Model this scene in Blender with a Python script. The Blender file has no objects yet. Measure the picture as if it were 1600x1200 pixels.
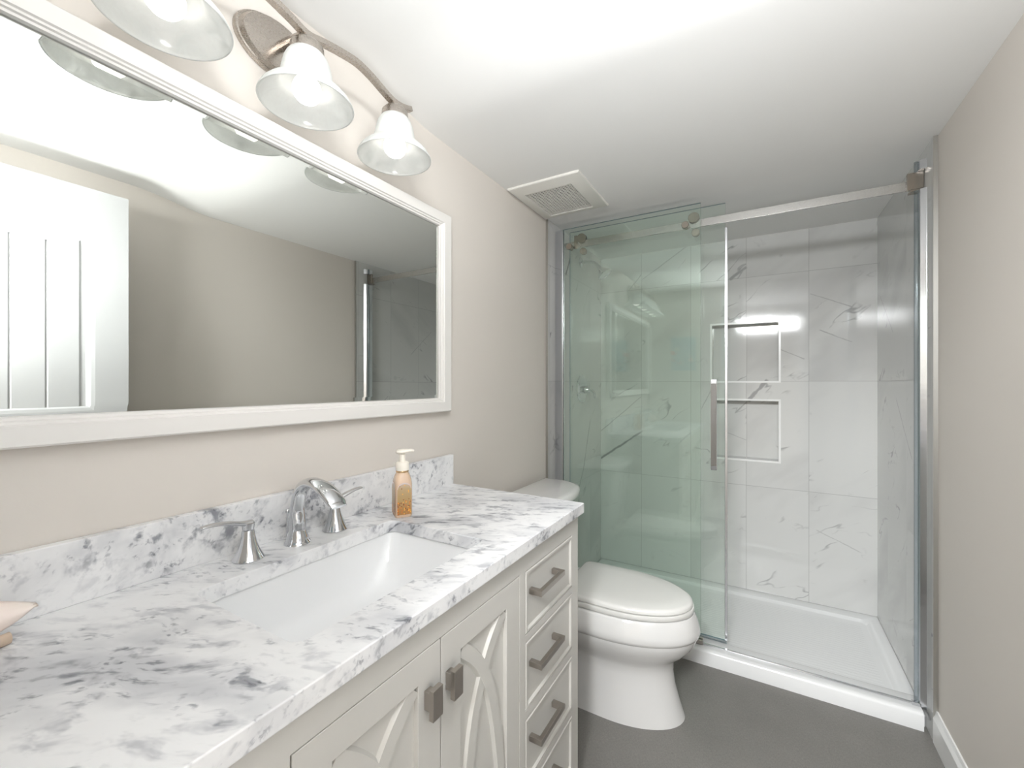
import bpy, bmesh, math, random
from mathutils import Vector, Matrix

# ------------------------------------------------------------------ camera, world, exposure
SC = bpy.context.scene
COL = SC.collection
CAM_H = 1.262
cam_d = bpy.data.cameras.new('camera')
cam = bpy.data.objects.new('camera', cam_d)
COL.objects.link(cam)
cam.location = (0.9972, 0.0, CAM_H)
cam.rotation_euler = (math.pi / 2, 0, 0.5311)
cam_d.sensor_fit = 'HORIZONTAL'
cam_d.sensor_width = 36.0
cam_d.lens = 36.0 * 668.62 / 1600.0
cam_d.clip_start = 0.01
SC.camera = cam

world = bpy.data.worlds.new('world')
SC.world = world
world.use_nodes = True
world.node_tree.nodes['Background'].inputs[0].default_value = (1, 1, 1, 1)
world.node_tree.nodes['Background'].inputs[1].default_value = 0.05

SC.view_settings.view_transform = 'Standard'
SC.view_settings.look = 'None'
SC.view_settings.gamma = 1.0
SC.view_settings.use_curve_mapping = False
SC.view_settings.exposure = 0.47
SC.cycles.max_bounces = 14
SC.cycles.transparent_max_bounces = 24
SC.cycles.diffuse_bounces = 6
SC.cycles.glossy_bounces = 6
SC.cycles.caustics_reflective = False
SC.cycles.caustics_refractive = False
SC.cycles.sample_clamp_indirect = 4.0
SC.cycles.use_denoising = True

BULB_STRENGTH = 2.4
HALL_WATTS = 155
FLASH_WATTS = 7.8
STRIP_WATTS = 12.5


def area_light(name, loc, rot, sx, sy, watts, color=(1, 1, 1)):
    d = bpy.data.lights.new(name, 'AREA')
    d.shape = 'RECTANGLE'
    d.size, d.size_y = sx, sy
    d.energy = watts
    d.color = color
    o = bpy.data.objects.new(name, d)
    o.location = loc
    o.rotation_euler = rot
    COL.objects.link(o)
    return o


# the photographer's flash, held low in the doorway and bounced off the ceiling
fl = area_light('bounce_flash', (1.02, -0.02, 1.15), (math.radians(180 - 26), 0, 0), 0.30, 0.30, FLASH_WATTS, (0.965, 0.985, 1.0))
fl.data.spread = math.radians(112)
# unseen fill strip added under the door head; its reflection bands the far tile
st_ = area_light('door_head_fill_strip', (1.0375, -0.10, 1.965), (math.radians(180 - 74), 0, 0), 0.60, 0.14, STRIP_WATTS, (0.965, 0.985, 1.0))
st_.data.spread = math.radians(170)
# fill light added in the hall to brighten the room through the doorway
area_light('hall_fill_light', (0.84, -0.85, 2.26), (math.radians(30), 0, 0), 0.6, 0.7, HALL_WATTS, (0.965, 0.985, 1.0))

# ------------------------------------------------------------------ node helpers


class NT:
    def __init__(self, name):
        self.m = bpy.data.materials.new(name)
        self.m.use_nodes = True
        self.t = self.m.node_tree
        for n in list(self.t.nodes):
            self.t.nodes.remove(n)
        self.out = self.t.nodes.new('ShaderNodeOutputMaterial')

    def n(self, typ, ins=None, **props):
        nd = self.t.nodes.new('ShaderNode' + typ)
        for k, v in props.items():
            setattr(nd, k, v)
        for k, v in (ins or {}).items():
            self.set(nd.inputs[k], v)
        return nd

    def set(self, sock, v):
        if isinstance(v, bpy.types.NodeSocket):
            self.t.links.new(v, sock)
        elif isinstance(v, bpy.types.Node):
            self.t.links.new(v.outputs[0], sock)
        else:
            if isinstance(v, (tuple, list)) and len(v) == 3 and sock.type == 'RGBA':
                v = (*v, 1.0)
            sock.default_value = v

    def math(self, op, a, b=None, c=None, clamp=False):
        nd = self.t.nodes.new('ShaderNodeMath')
        nd.operation = op
        nd.use_clamp = clamp
        for i, v in enumerate((a, b, c)):
            if v is not None:
                self.set(nd.inputs[i], v)
        return nd.outputs[0]

    def vmath(self, op, a, b=None, out=0):
        nd = self.t.nodes.new('ShaderNodeVectorMath')
        nd.operation = op
        self.set(nd.inputs[0], a)
        if b is not None:
            if op == 'SCALE':
                self.set(nd.inputs['Scale'], b)
            else:
                self.set(nd.inputs[1], b)
        return nd.outputs[out]

    def pos(self):
        return self.n('NewGeometry').outputs['Position']

    def noise(self, vec, scale, detail=4, rough=0.55, dist=0.0, out='Fac'):
        nd = self.n('TexNoise', {'Vector': vec, 'Scale': scale, 'Detail': detail,
                                 'Roughness': rough, 'Distortion': dist})
        return nd.outputs[0] if out == 'Fac' else nd.outputs[1]

    def ramp(self, fac, stops, interp='LINEAR'):
        nd = self.t.nodes.new('ShaderNodeValToRGB')
        nd.color_ramp.interpolation = interp
        el = nd.color_ramp.elements
        while len(el) < len(stops):
            el.new(0.5)
        for e, (p, c) in zip(el, stops):
            e.position = p
            e.color = (c, c, c, 1) if isinstance(c, (int, float)) else (*c, 1)
        self.set(nd.inputs[0], fac)
        return nd.outputs[0]

    def mix(self, fac, a, b):
        nd = self.t.nodes.new('ShaderNodeMix')
        nd.data_type = 'RGBA'
        self.set(nd.inputs[0], fac)
        self.set(nd.inputs[6], a)
        self.set(nd.inputs[7], b)
        return nd.outputs[2]

    def smooth(self, v, lo, hi, a=0.0, b=1.0):
        nd = self.t.nodes.new('ShaderNodeMapRange')
        nd.interpolation_type = 'SMOOTHSTEP'
        for i, x in enumerate((v, lo, hi, a, b)):
            self.set(nd.inputs[i], x)
        return nd.outputs[0]

    def sep(self, v):
        nd = self.n('SeparateXYZ', {0: v})
        return nd.outputs

    def comb(self, x, y, z):
        return self.n('CombineXYZ', {0: x, 1: y, 2: z}).outputs[0]

    def bsdf(self, **kw):
        b = self.t.nodes.new('ShaderNodeBsdfPrincipled')
        names = {'color': 'Base Color', 'rough': 'Roughness', 'metal': 'Metallic', 'spec': 'Specular IOR Level',
                 'normal': 'Normal', 'coat': 'Coat Weight', 'coat_rough': 'Coat Roughness',
                 'trans': 'Transmission Weight', 'ior': 'IOR', 'emit': 'Emission Color',
                 'emit_s': 'Emission Strength', 'sss': 'Subsurface Weight', 'aniso': 'Anisotropic'}
        for k, v in kw.items():
            self.set(b.inputs[names[k]], v)
        return b

    def done(self, shader):
        self.set(self.out.inputs[0], shader.outputs[0] if isinstance(shader, bpy.types.Node) else shader)
        return self.m

    def bump(self, h, strength, dist=0.002):
        return self.n('Bump', {'Height': h, 'Strength': strength, 'Distance': dist}).outputs[0]


def srgb(r, g, b):
    f = lambda c: ((c / 255) / 12.92) if c / 255 <= 0.04045 else (((c / 255) + 0.055) / 1.055) ** 2.4
    return (f(r), f(g), f(b))


def simple(name, color, rough=0.4, metal=0.0, bump=0.0, bscale=200.0, spec=0.5, coat=0.0, vary=0.0):
    t = NT(name)
    p = t.pos()
    col = color
    if vary:
        n = t.noise(p, 9.0, 3)
        col = t.mix(t.math('MULTIPLY', n, vary), color, tuple(c * 0.8 for c in color))
    kw = dict(color=col, rough=rough, metal=metal, spec=spec, coat=coat)
    if bump:
        kw['normal'] = t.bump(t.noise(p, bscale, 2), bump, 0.0006)
    return t.done(t.bsdf(**kw))


# ------------------------------------------------------------------ materials
M = {}
M['wall_paint'] = simple('beige_wall_paint', (0.69, 0.645, 0.595), 0.62, bump=0.12, bscale=260)
M['ceiling_paint'] = simple('white_ceiling_paint', (0.80, 0.795, 0.78), 0.75, bump=0.1, bscale=240)
M['trim_paint'] = simple('white_trim_paint', (0.80, 0.80, 0.79), 0.3)
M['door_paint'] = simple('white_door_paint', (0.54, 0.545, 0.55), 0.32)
M['frame_paint'] = simple('warm_white_mirror_frame_paint', (0.80, 0.78, 0.75), 0.35)
M['cabinet_paint'] = simple('off_white_cabinet_paint', (0.61, 0.595, 0.56), 0.36)
M['dark_gap'] = simple('dark_gap', (0.05, 0.045, 0.04), 0.8)
M['porcelain'] = simple('white_porcelain', (0.70, 0.695, 0.685), 0.07, coat=0.4)
M['seat_plastic'] = simple('white_seat_plastic', (0.745, 0.74, 0.715), 0.13)
M['basin'] = simple('white_basin_glaze', (0.83, 0.835, 0.84), 0.08, coat=0.3)
M['acrylic'] = simple('white_acrylic', (0.75, 0.755, 0.755), 0.2)
M['chrome'] = simple('chrome', (0.68, 0.69, 0.71), 0.06, 1.0)
M['satin_alu'] = simple('satin_aluminium', (0.74, 0.75, 0.78), 0.2, 1.0)
M['edge_alu'] = simple('tile_edge_aluminium', (0.50, 0.49, 0.46), 0.35, 1.0)
M['niche_trim'] = simple('white_niche_trim', (0.84, 0.84, 0.83), 0.22)
M['vent_plastic'] = simple('ivory_vent_plastic', (0.74, 0.725, 0.68), 0.4)
M['vent_dark'] = simple('vent_interior', (0.05, 0.045, 0.04), 0.9)
M['black_rubber'] = simple('black_rubber', (0.03, 0.03, 0.032), 0.5)
M['white_plastic'] = simple('cream_pump_plastic', (0.88, 0.83, 0.74), 0.3)


def metal_brushed(name, col, rough):
    t = NT(name)
    p = t.pos()
    n = t.noise(t.vmath('MULTIPLY', p, (300, 300, 1500)), 1.0, 2)
    c = t.mix(n, col, tuple(x * 0.92 for x in col))
    return t.done(t.bsdf(color=c, rough=t.smooth(n, 0.2, 0.8, rough - 0.02, rough + 0.03), metal=1.0))


M['nickel'] = metal_brushed('brushed_nickel', (0.50, 0.455, 0.41), 0.27)
M['nickel_dark'] = metal_brushed('brushed_nickel_cabinet_pull', (0.50, 0.46, 0.425), 0.33)
M['nickel_shower'] = metal_brushed('nickel_shower_fittings', (0.40, 0.36, 0.315), 0.22)
M['rail_metal'] = metal_brushed('satin_shower_rail', (0.54, 0.53, 0.51), 0.26)


def mat_mirror():
    t = NT('mirror_silver')
    return t.done(t.bsdf(color=(0.72, 0.735, 0.705), rough=0.0, metal=1.0))


M['mirror'] = mat_mirror()


def mat_glass_sheet(name, tint, refl=1.0):
    """clear toughened pane: tinted straight-through light plus a Fresnel-like reflection on each face"""
    t = NT(name)
    lw = t.n('LayerWeight', {'Blend': 0.5})
    f5 = t.math('POWER', lw.outputs['Facing'], 5.0)
    fr = t.math('MULTIPLY_ADD', f5, 0.9 * refl, 0.042 * refl, clamp=True)
    tr = t.n('BsdfTransparent', {'Color': tint})
    gl = t.n('BsdfGlossy', {'Color': (0.95, 1.0, 0.97, 1), 'Roughness': 0.0})
    mx = t.n('MixShader', {0: fr, 1: tr, 2: gl})
    return t.done(mx)


M['glass'] = mat_glass_sheet('green_tinted_shower_glass', (0.968, 0.995, 0.977), 1.35)
M['clear_seal'] = mat_glass_sheet('clear_blue_vinyl_seal', (0.74, 0.77, 0.79), 1.3)
M['glass_edge'] = simple('ground_glass_edge', (0.13, 0.22, 0.26), 0.12)


def mat_floor():
    t = NT('grey_linen_vinyl_floor')
    p = t.pos()
    a = t.noise(t.vmath('MULTIPLY', p, (1.0, 0.25, 1.0)), 420, 3)
    b = t.noise(t.vmath('MULTIPLY', p, (0.25, 1.0, 1.0)), 420, 3)
    c = t.noise(p, 5, 4)
    f = t.math('MULTIPLY', t.math('ADD', a, b), 0.5)
    f = t.math('ADD', t.math('MULTIPLY', f, 0.75), t.math('MULTIPLY', c, 0.25))
    col = t.ramp(f, [(0.3, (0.120, 0.115, 0.106)), (0.7, (0.225, 0.215, 0.20))])
    return t.done(t.bsdf(color=col, rough=0.48, normal=t.bump(f, 0.2, 0.0006)))


M['floor'] = mat_floor()


def mat_marble():
    """white marble with grey slanting streaks, one solid texture for the worktop and its upstand"""
    t = NT('white_grey_veined_marble')
    p = t.pos()
    da = Vector((0.80, 0.42, 0.43)).normalized()          # streaks run along da
    db = da.cross(Vector((0.2, 0.3, -0.9))).normalized()
    dc = da.cross(db).normalized()
    dot = lambda v, d: t.vmath('DOT_PRODUCT', v, tuple(d), out=1)
    wv = lambda f, k, d: t.vmath('SCALE', t.vmath('SUBTRACT', t.noise(p, f, d, 0.55, out='Color'), (0.5, 0.5, 0.5)), k)
    q = t.vmath('ADD', p, t.vmath('ADD', wv(4.5, 0.070, 3), wv(26.0, 0.010, 3)))
    la, lb, lc = dot(q, da), dot(q, db), dot(q, dc)
    sc = lambda x, y, o=0.0: t.comb(t.math('MULTIPLY_ADD', la, x, o), t.math('MULTIPLY', lb, y), t.math('MULTIPLY', lc, y))
    mist = t.noise(sc(2.4, 10.0), 1.0, 4, 0.55)
    big = t.noise(sc(2.0, 4.5, 7.3), 1.0, 3, 0.5)
    st1 = t.noise(sc(2.2, 46.0, 2.1), 1.0, 3, 0.55)
    st2 = t.noise(sc(5.0, 105.0, 5.7), 1.0, 3, 0.55)
    gate1 = t.smooth(t.noise(sc(6.0, 16.0, 3.3), 1.0, 4, 0.6), 0.42, 0.60)
    gate2 = t.smooth(t.noise(sc(13.0, 34.0, 9.1), 1.0, 3, 0.6), 0.46, 0.62)
    area = t.smooth(big, 0.36, 0.58, 0.35, 1.0)
    g1 = t.math('MULTIPLY', t.smooth(mist, 0.42, 0.68), area)
    s1 = t.math('MULTIPLY', t.math('MULTIPLY', t.smooth(st1, 0.48, 0.66), gate1), area)
    s2 = t.math('MULTIPLY', t.smooth(st2, 0.50, 0.68), gate2)
    s2 = t.math('MULTIPLY', s2, t.smooth(mist, 0.38, 0.56, 0.25, 1.0))
    tot = t.math('ADD', t.math('MULTIPLY', g1, 0.32), t.math('MULTIPLY', s1, 0.56))
    tot = t.math('ADD', tot, t.math('MULTIPLY', s2, 0.52), clamp=True)
    col = t.ramp(tot, [(0.0, (0.84, 0.84, 0.845)), (0.33, (0.55, 0.555, 0.575)),
                       (0.62, (0.31, 0.315, 0.34)), (1.0, (0.13, 0.135, 0.15))])
    return t.done(t.bsdf(color=col, rough=0.3, spec=0.3))


M['marble'] = mat_marble()


def mat_tile(name, axis, h0, veins, flip=1.0):
    """large glossy porcelain tile with grey veins; axis = horizontal world axis of the wall"""
    t = NT(name)
    p = t.pos()
    s = t.sep(p)
    hh = s[0] if axis == 'X' else s[1]
    zz = s[2]
    tw, th, z0 = 0.3084, 0.62, 1.2774
    u = t.math('DIVIDE', t.math('SUBTRACT', hh, h0), tw)
    v = t.math('DIVIDE', t.math('SUBTRACT', zz, z0), th)
    fu = t.math('ABSOLUTE', t.math('SUBTRACT', t.math('FRACT', u), 0.5))
    fv = t.math('ABSOLUTE', t.math('SUBTRACT', t.math('FRACT', v), 0.5))
    gu = t.smooth(fu, 0.5 - 0.0011 / tw, 0.5 - 0.0007 / tw)
    gv = t.smooth(fv, 0.5 - 0.0011 / th, 0.5 - 0.0007 / th)
    grout = t.math('MAXIMUM', gu, gv)
    cell = t.comb(t.math('FLOOR', u), t.math('FLOOR', v), 0.0)
    rnd = t.n('TexWhiteNoise', {0: cell}, noise_dimensions='3D').outputs['Color']
    loc = t.comb(t.math('MULTIPLY', hh, flip), zz, 0.0)
    off = t.vmath('ADD', loc, t.vmath('SCALE', rnd, 9.0))
    wob = t.vmath('SCALE', t.vmath('SUBTRACT', t.noise(loc, 9.0, 4, 0.6, out='Color'), (0.5, 0.5, 0.5)), 0.012)
    # small random veins, sparse
    rot = t.n('Mapping', {'Vector': off, 'Rotation': (0, 0, math.radians(38))}, vector_type='TEXTURE').outputs[0]
    rg = t.noise(t.vmath('MULTIPLY', rot, (1.1, 3.0, 1.0)), 1.0, 4, 0.5, 0.25)
    v1 = t.smooth(t.math('ABSOLUTE', t.math('SUBTRACT', rg, 0.5)), 0.0, 0.008, 1.0, 0.0)
    rg2 = t.noise(t.vmath('MULTIPLY', off, (2.6, 4.6, 1.0)), 1.0, 4, 0.5, 0.3)
    v2 = t.smooth(t.math('ABSOLUTE', t.math('SUBTRACT', rg2, 0.5)), 0.0, 0.012, 0.6, 0.0)
    gate = t.smooth(t.noise(off, 5.0, 3), 0.50, 0.66)
    gate2 = t.smooth(t.noise(t.vmath('ADD', off, (4.0, 2.0, 0)), 7.0, 3), 0.56, 0.68)
    soft = t.math('MULTIPLY', t.smooth(rg, 0.5, 0.68), 0.16)
    tot = t.math('ADD', t.math('MULTIPLY', v1, t.math('MULTIPLY', gate, 0.55)),
                 t.math('MULTIPLY', v2, t.math('MULTIPLY', gate2, 0.28)))
    tot = t.math('ADD', tot, soft)
    # the bold printed veins
    lw = t.vmath('ADD', t.comb(hh, zz, 0.0), wob)
    for (ax, az, bx, bz, w, k) in veins:
        d = Vector((bx - ax, bz - az, 0))
        L = d.length
        d.normalize()
        r = t.vmath('SUBTRACT', lw, (ax, az, 0.0))
        al = t.math('DIVIDE', t.vmath('DOT_PRODUCT', r, tuple(d), out=1), L)
        ac = t.math('ABSOLUTE', t.vmath('DOT_PRODUCT', r, (-d.y, d.x, 0.0), out=1))
        e = t.math('MULTIPLY', t.smooth(al, -0.03, 0.06), t.smooth(al, 0.92, 1.03, 1.0, 0.0))
        ww = t.math('MULTIPLY', t.noise(lw, 22.0, 2), 2.0 * w)
        st = t.smooth(ac, t.math('MULTIPLY', ww, 0.35), ww, k, 0.0)
        tot = t.math('MAXIMUM', tot, t.math('MULTIPLY', st, e))
    col = t.ramp(tot, [(0.0, (0.62, 0.622, 0.61)), (0.5, (0.37, 0.37, 0.37)), (1.0, (0.20, 0.20, 0.205))])
    col = t.mix(grout, col, (0.30, 0.30, 0.295))
    wav = t.noise(p, 7.0, 2)
    hgt = t.math('SUBTRACT', t.math('MULTIPLY', wav, 0.5), t.math('MULTIPLY', grout, 0.25))
    rough = t.math('MULTIPLY_ADD', grout, 0.5, 0.07)
    return t.done(t.bsdf(color=col, rough=rough, normal=t.bump(hgt, 0.10, 0.004)))


VB = [(0.287, 1.955, 0.595, 2.15, .004, .45), (0.82, 1.895, 0.912, 1.962, .010, .5),
      (1.02, 1.290, 0.912, 1.154, .014, .62), (0.912, 1.154, 0.845, 1.08, .005, .4),
      (0.002, 0.733, 0.300, 0.948, .009, .75), (0.002, 0.922, 0.300, 1.185, .004, .5),
      (1.218, 1.771, 1.419, 1.674, .004, .4), (1.265, 1.563, 1.415, 1.485, .004, .4),
      (1.078, 1.464, 1.200, 1.40, .005, .42), (0.909, 0.917, 0.785, 0.963, .003, .35),
      (0.75, 1.30, 0.66, 1.10, .004, .35), (1.25, 0.45, 1.45, 0.36, .003, .3)]
VL = [(2.50, 0.62, 2.60, 0.76, .006, .55), (2.57, 0.714, 2.70, 1.03, .006, .62),
      (2.886, 1.238, 2.92, 1.275, .006, .6), (2.29, 1.89, 2.36, 2.01, .010, .8)]
VR = [(2.30, 0.95, 2.55, 1.20, .004, .35), (2.6, 1.5, 2.86, 1.72, .004, .3)]
M['tile_far'] = mat_tile('marble_look_tile_far', 'X', 0.9090, VB)
M['tile_left'] = mat_tile('marble_look_tile_left', 'Y', 2.6930, VL)
M['tile_right'] = mat_tile('marble_look_tile_right', 'Y', 2.6930, VR, -1.0)


def mat_shade():
    t = NT('alabaster_lamp_glass')
    p = t.pos()
    n = t.noise(p, 30.0, 4, 0.6, 1.6)
    col = t.ramp(n, [(0.3, (0.74, 0.76, 0.745)), (0.7, (0.93, 0.935, 0.925))])
    d = t.n('BsdfDiffuse', {'Color': col})
    tl = t.n('BsdfTranslucent', {'Color': col})
    m1 = t.n('MixShader', {0: 0.30, 1: d, 2: tl})
    tr = t.n('BsdfTransparent', {'Color': (0.97, 0.98, 0.97, 1)})
    m2 = t.n('MixShader', {0: t.smooth(n, 0.3, 0.7, 0.14, 0.30), 1: m1, 2: tr})
    gl = t.n('BsdfGlossy', {'Roughness': 0.12})
    m3 = t.n('MixShader', {0: 0.05, 1: m2, 2: gl})
    return t.done(m3)


M['shade'] = mat_shade()


def mat_emit(name, col, s):
    t = NT(name)
    return t.done(t.n('Emission', {'Color': col, 'Strength': s}))


M['bulb'] = mat_emit('glowing_frosted_bulb', (1.0, 0.955, 0.89, 1), BULB_STRENGTH)


def mat_soap_label():
    t = NT('gold_label_with_glitter')
    p = t.pos()
    z = t.sep(p)[2]
    base = t.ramp(t.smooth(z, 0.905, 1.005), [(0.0, (0.36, 0.18, 0.055)), (0.35, (0.42, 0.28, 0.12)), (0.8, (0.45, 0.32, 0.17)), (1.0, (0.50, 0.40, 0.32))])
    vo = t.n('TexVoronoi', {'Vector': p, 'Scale': 230.0})
    rnd = t.sep(vo.outputs['Color'])
    dens = t.smooth(z, 0.93, 0.958, 0.95, 0.10)
    on = t.math('MULTIPLY', t.math('LESS_THAN', rnd[0], dens), t.math('LESS_THAN', vo.outputs['Distance'], 0.42))
    spark = t.ramp(rnd[1], [(0.0, (0.22, 0.05, 0.01)), (0.35, (0.62, 0.16, 0.02)), (0.65, (0.85, 0.42, 0.06)), (1.0, (1.0, 0.82, 0.45))], 'CONSTANT')
    col = t.mix(on, base, spark)
    return t.done(t.bsdf(color=col, rough=0.3, coat=0.5))


M['soap_label'] = mat_soap_label()
M['soap_body'] = simple('peach_bottle_plastic', (0.68, 0.50, 0.36), 0.22, coat=0.5)
M['gold'] = simple('gold_foil', (0.72, 0.50, 0.28), 0.22, 1.0)
M['lilac_label'] = simple('pale_lilac_label_arch', (0.62, 0.53, 0.52), 0.35)


def mat_shell():
    t = NT('pale_pink_shell')
    p = t.pos()
    n = t.noise(p, 18, 4)
    col = t.ramp(n, [(0.3, (0.86, 0.72, 0.66)), (0.7, (0.90, 0.83, 0.76))])
    w = t.n('TexWave', {'Vector': p, 'Scale': 60.0, 'Distortion': 2.0}).outputs['Fac']
    return t.done(t.bsdf(color=col, rough=0.35, normal=t.bump(w, 0.12, 0.001)))


M['shell'] = mat_shell()
M['shell_rim'] = simple('tan_shell_underside', (0.60, 0.47, 0.36), 0.5, vary=1.0)


def mat_painting():
    t = NT('soft_floral_print')
    p = t.pos()
    n = t.noise(p, 9, 5, 0.6, 1.0)
    base = t.ramp(n, [(0.3, (0.22, 0.36, 0.46)), (0.55, (0.42, 0.55, 0.58)), (0.75, (0.20, 0.36, 0.16))])
    vo = t.n('TexVoronoi', {'Vector': p, 'Scale': 17.0, 'Randomness': 0.9})
    z = t.sep(p)[2]
    band = t.math('MULTIPLY', t.smooth(z, 1.43, 1.50), t.smooth(z, 1.57, 1.64, 1.0, 0.0))
    fl = t.math('MULTIPLY', t.smooth(vo.outputs['Distance'], 0.28, 0.5, 1.0, 0.0), band)
    fc = t.ramp(t.sep(vo.outputs['Color'])[0], [(0.0, (0.62, 0.12, 0.10)), (0.4, (0.75, 0.28, 0.24)), (0.7, (0.80, 0.68, 0.35)), (1.0, (0.85, 0.6, 0.6))])
    col = t.mix(fl, base, fc)
    return t.done(t.bsdf(color=col, rough=0.5))


M['painting'] = mat_painting()

# ------------------------------------------------------------------ mesh helpers


def box(bm, lo, hi, mi=0):
    x0, y0, z0 = lo
    x1, y1, z1 = hi
    v = [bm.verts.new(c) for c in ((x0, y0, z0), (x1, y0, z0), (x1, y1, z0), (x0, y1, z0),
                                   (x0, y0, z1), (x1, y0, z1), (x1, y1, z1), (x0, y1, z1))]
    fs = []
    for f in ((0, 3, 2, 1), (4, 5, 6, 7), (0, 1, 5, 4), (1, 2, 6, 5), (2, 3, 7, 6), (3, 0, 4, 7)):
        fc = bm.faces.new([v[i] for i in f])
        fc.material_index = mi
        fs.append(fc)
    return fs


def loft(bm, rings, cap0=True, cap1=True, closed=True, mi=0):
    vr = [[bm.verts.new(c) for c in r] for r in rings]
    n = len(vr[0])
    for a, b in zip(vr[:-1], vr[1:]):
        for i in range(n if closed else n - 1):
            j = (i + 1) % n
            f = bm.faces.new((a[i], a[j], b[j], b[i]))
            f.material_index = mi
    if cap0:
        bm.faces.new(list(reversed(vr[0]))).material_index = mi
    if cap1:
        bm.faces.new(vr[-1]).material_index = mi
    return vr


def lathe(bm, prof, origin=(0, 0, 0), axis='Z', seg=40, cap0=False, cap1=False, mi=0):
    """prof = list of (radius, height along axis)"""
    o = Vector(origin)
    ex = {'Z': (Vector((1, 0, 0)), Vector((0, 1, 0)), Vector((0, 0, 1))),
          'Y': (Vector((0, 0, 1)), Vector((1, 0, 0)), Vector((0, 1, 0))),
          'X': (Vector((0, 1, 0)), Vector((0, 0, 1)), Vector((1, 0, 0)))}
    a, b, c = ex[axis] if isinstance(axis, str) else axis
    rings = []
    for r, h in prof:
        rings.append([o + c * h + (a * math.cos(2 * math.pi * i / seg) + b * math.sin(2 * math.pi * i / seg)) * max(r, 1e-5)
                      for i in range(seg)])
    return loft(bm, rings, cap0, cap1, mi=mi)


def tube(bm, pts, rad, seg=16, up=(0, 0, 1), shape=None, cap=True, mi=0, side=None):
    """sweep a circle (or 2-D shape list) along pts; rad may be a list of (ra, rb) or numbers"""
    pts = [Vector(p) for p in pts]
    n = len(pts)
    up = Vector(up)
    rings = []
    for i, p in enumerate(pts):
        t = (pts[min(i + 1, n - 1)] - pts[max(i - 1, 0)]).normalized()
        s = Vector(side) if side else t.cross(up)
        if s.length < 1e-4:
            s = t.cross(Vector((0, 1, 0)))
        s.normalize()
        u = s.cross(t).normalized()
        r = rad[i] if isinstance(rad, (list, tuple)) else rad
        ra, rb = r if isinstance(r, (list, tuple)) else (r, r)
        if shape:
            rings.append([p + s * (x * ra) + u * (y * rb) for x, y in shape])
        else:
            rings.append([p + s * (math.cos(2 * math.pi * k / seg) * ra) + u * (math.sin(2 * math.pi * k / seg) * rb)
                          for k in range(seg)])
    return loft(bm, rings, cap, cap, mi=mi)


def bez(pts, n=24):
    """Catmull-Rom through pts"""
    P = [Vector(p) for p in pts]
    P = [P[0] * 2 - P[1]] + P + [P[-1] * 2 - P[-2]]
    out = []
    segs = len(P) - 3
    for k in range(segs):
        p0, p1, p2, p3 = P[k:k + 4]
        m = max(2, n // segs)
        for i in range(m):
            t = i / m
            out.append(0.5 * ((2 * p1) + (p2 - p0) * t + (2 * p0 - 5 * p1 + 4 * p2 - p3) * t * t + (3 * p1 - p0 - 3 * p2 + p3) * t ** 3))
    out.append(P[-2].copy())
    return out


def holed_slab(bm, outer, holes, to3, depth, mi=0):
    """flat polygon with holes (2-D lists), extruded by vector depth; to3 maps 2-D -> 3-D"""
    edges = []
    for loop in [outer] + holes:
        vs = [bm.verts.new(to3(*p)) for p in loop]
        for i in range(len(vs)):
            edges.append(bm.edges.new((vs[i], vs[(i + 1) % len(vs)])))
    r = bmesh.ops.triangle_fill(bm, use_beauty=True, edges=edges)
    faces = [g for g in r['geom'] if isinstance(g, bmesh.types.BMFace)]
    if depth is not None:
        ext = bmesh.ops.extrude_face_region(bm, geom=faces, use_keep_orig=True)
        bmesh.ops.translate(bm, verts=[g for g in ext['geom'] if isinstance(g, bmesh.types.BMVert)], vec=depth)
    return faces


def rrect(x0, y0, x1, y1, r, n=6):
    pts = []
    for cx, cy, a0 in ((x1 - r, y1 - r, 0), (x0 + r, y1 - r, 90), (x0 + r, y0 + r, 180), (x1 - r, y0 + r, 270)):
        for i in range(n + 1):
            a = math.radians(a0 + 90 * i / n)
            pts.append((cx + r * math.cos(a), cy + r * math.sin(a)))
    return pts


def prism(bm, poly, axis, lo, hi, mi=0):
    """extrude a 2-D polygon along an axis: axis Z -> (x,y); Y -> (x,z); X -> (y,z)"""
    def p3(a, b, h):
        return {'Z': (a, b, h), 'Y': (a, h, b), 'X': (h, a, b)}[axis]
    return loft(bm, [[p3(a, b, lo) for a, b in poly], [p3(a, b, hi) for a, b in poly]], mi=mi)


def put(name, bm, mats, parent=None, smooth=None, bevel=0.0, bseg=2, subsurf=0, kind=None, label=None):
    """link a bmesh (in world coordinates) as ONE mesh object; under a parent it is stored relative to its thing"""
    bmesh.ops.recalc_face_normals(bm, faces=bm.faces)
    me = bpy.data.meshes.new(name)
    root = parent
    while root is not None and root.parent is not None:
        root = root.parent
    if root is not None:
        bmesh.ops.translate(bm, verts=bm.verts, vec=-Vector(root.location))
    bm.to_mesh(me)
    bm.free()
    o = bpy.data.objects.new(name, me)
    COL.objects.link(o)
    for m in (mats if isinstance(mats, (list, tuple)) else [mats]):
        me.materials.append(M[m] if isinstance(m, str) else m)
    if parent is not None:
        o.parent = parent
    if smooth is not None:
        for p in me.polygons:
            p.use_smooth = True
        me.set_sharp_from_angle(angle=math.radians(smooth))
    if bevel:
        b = o.modifiers.new('bevel', 'BEVEL')
        b.width = bevel
        b.segments = bseg
        b.limit_method = 'ANGLE'
        b.angle_limit = math.radians(40)
    if subsurf:
        s = o.modifiers.new('subdivision', 'SUBSURF')
        s.levels = s.render_levels = subsurf
    if kind:
        o['kind'] = kind
    if label:
        o['label'] = label
    return o


def thing(name, label, cat, loc, group=None):
    o = bpy.data.objects.new(name, None)
    o.empty_display_size = 0.05
    COL.objects.link(o)
    o.location = loc
    return tag(o, label, cat, group)


def tag(o, label, cat, group=None):
    o['label'] = label
    o['category'] = cat
    if group:
        o['group'] = group
    return o


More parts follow.
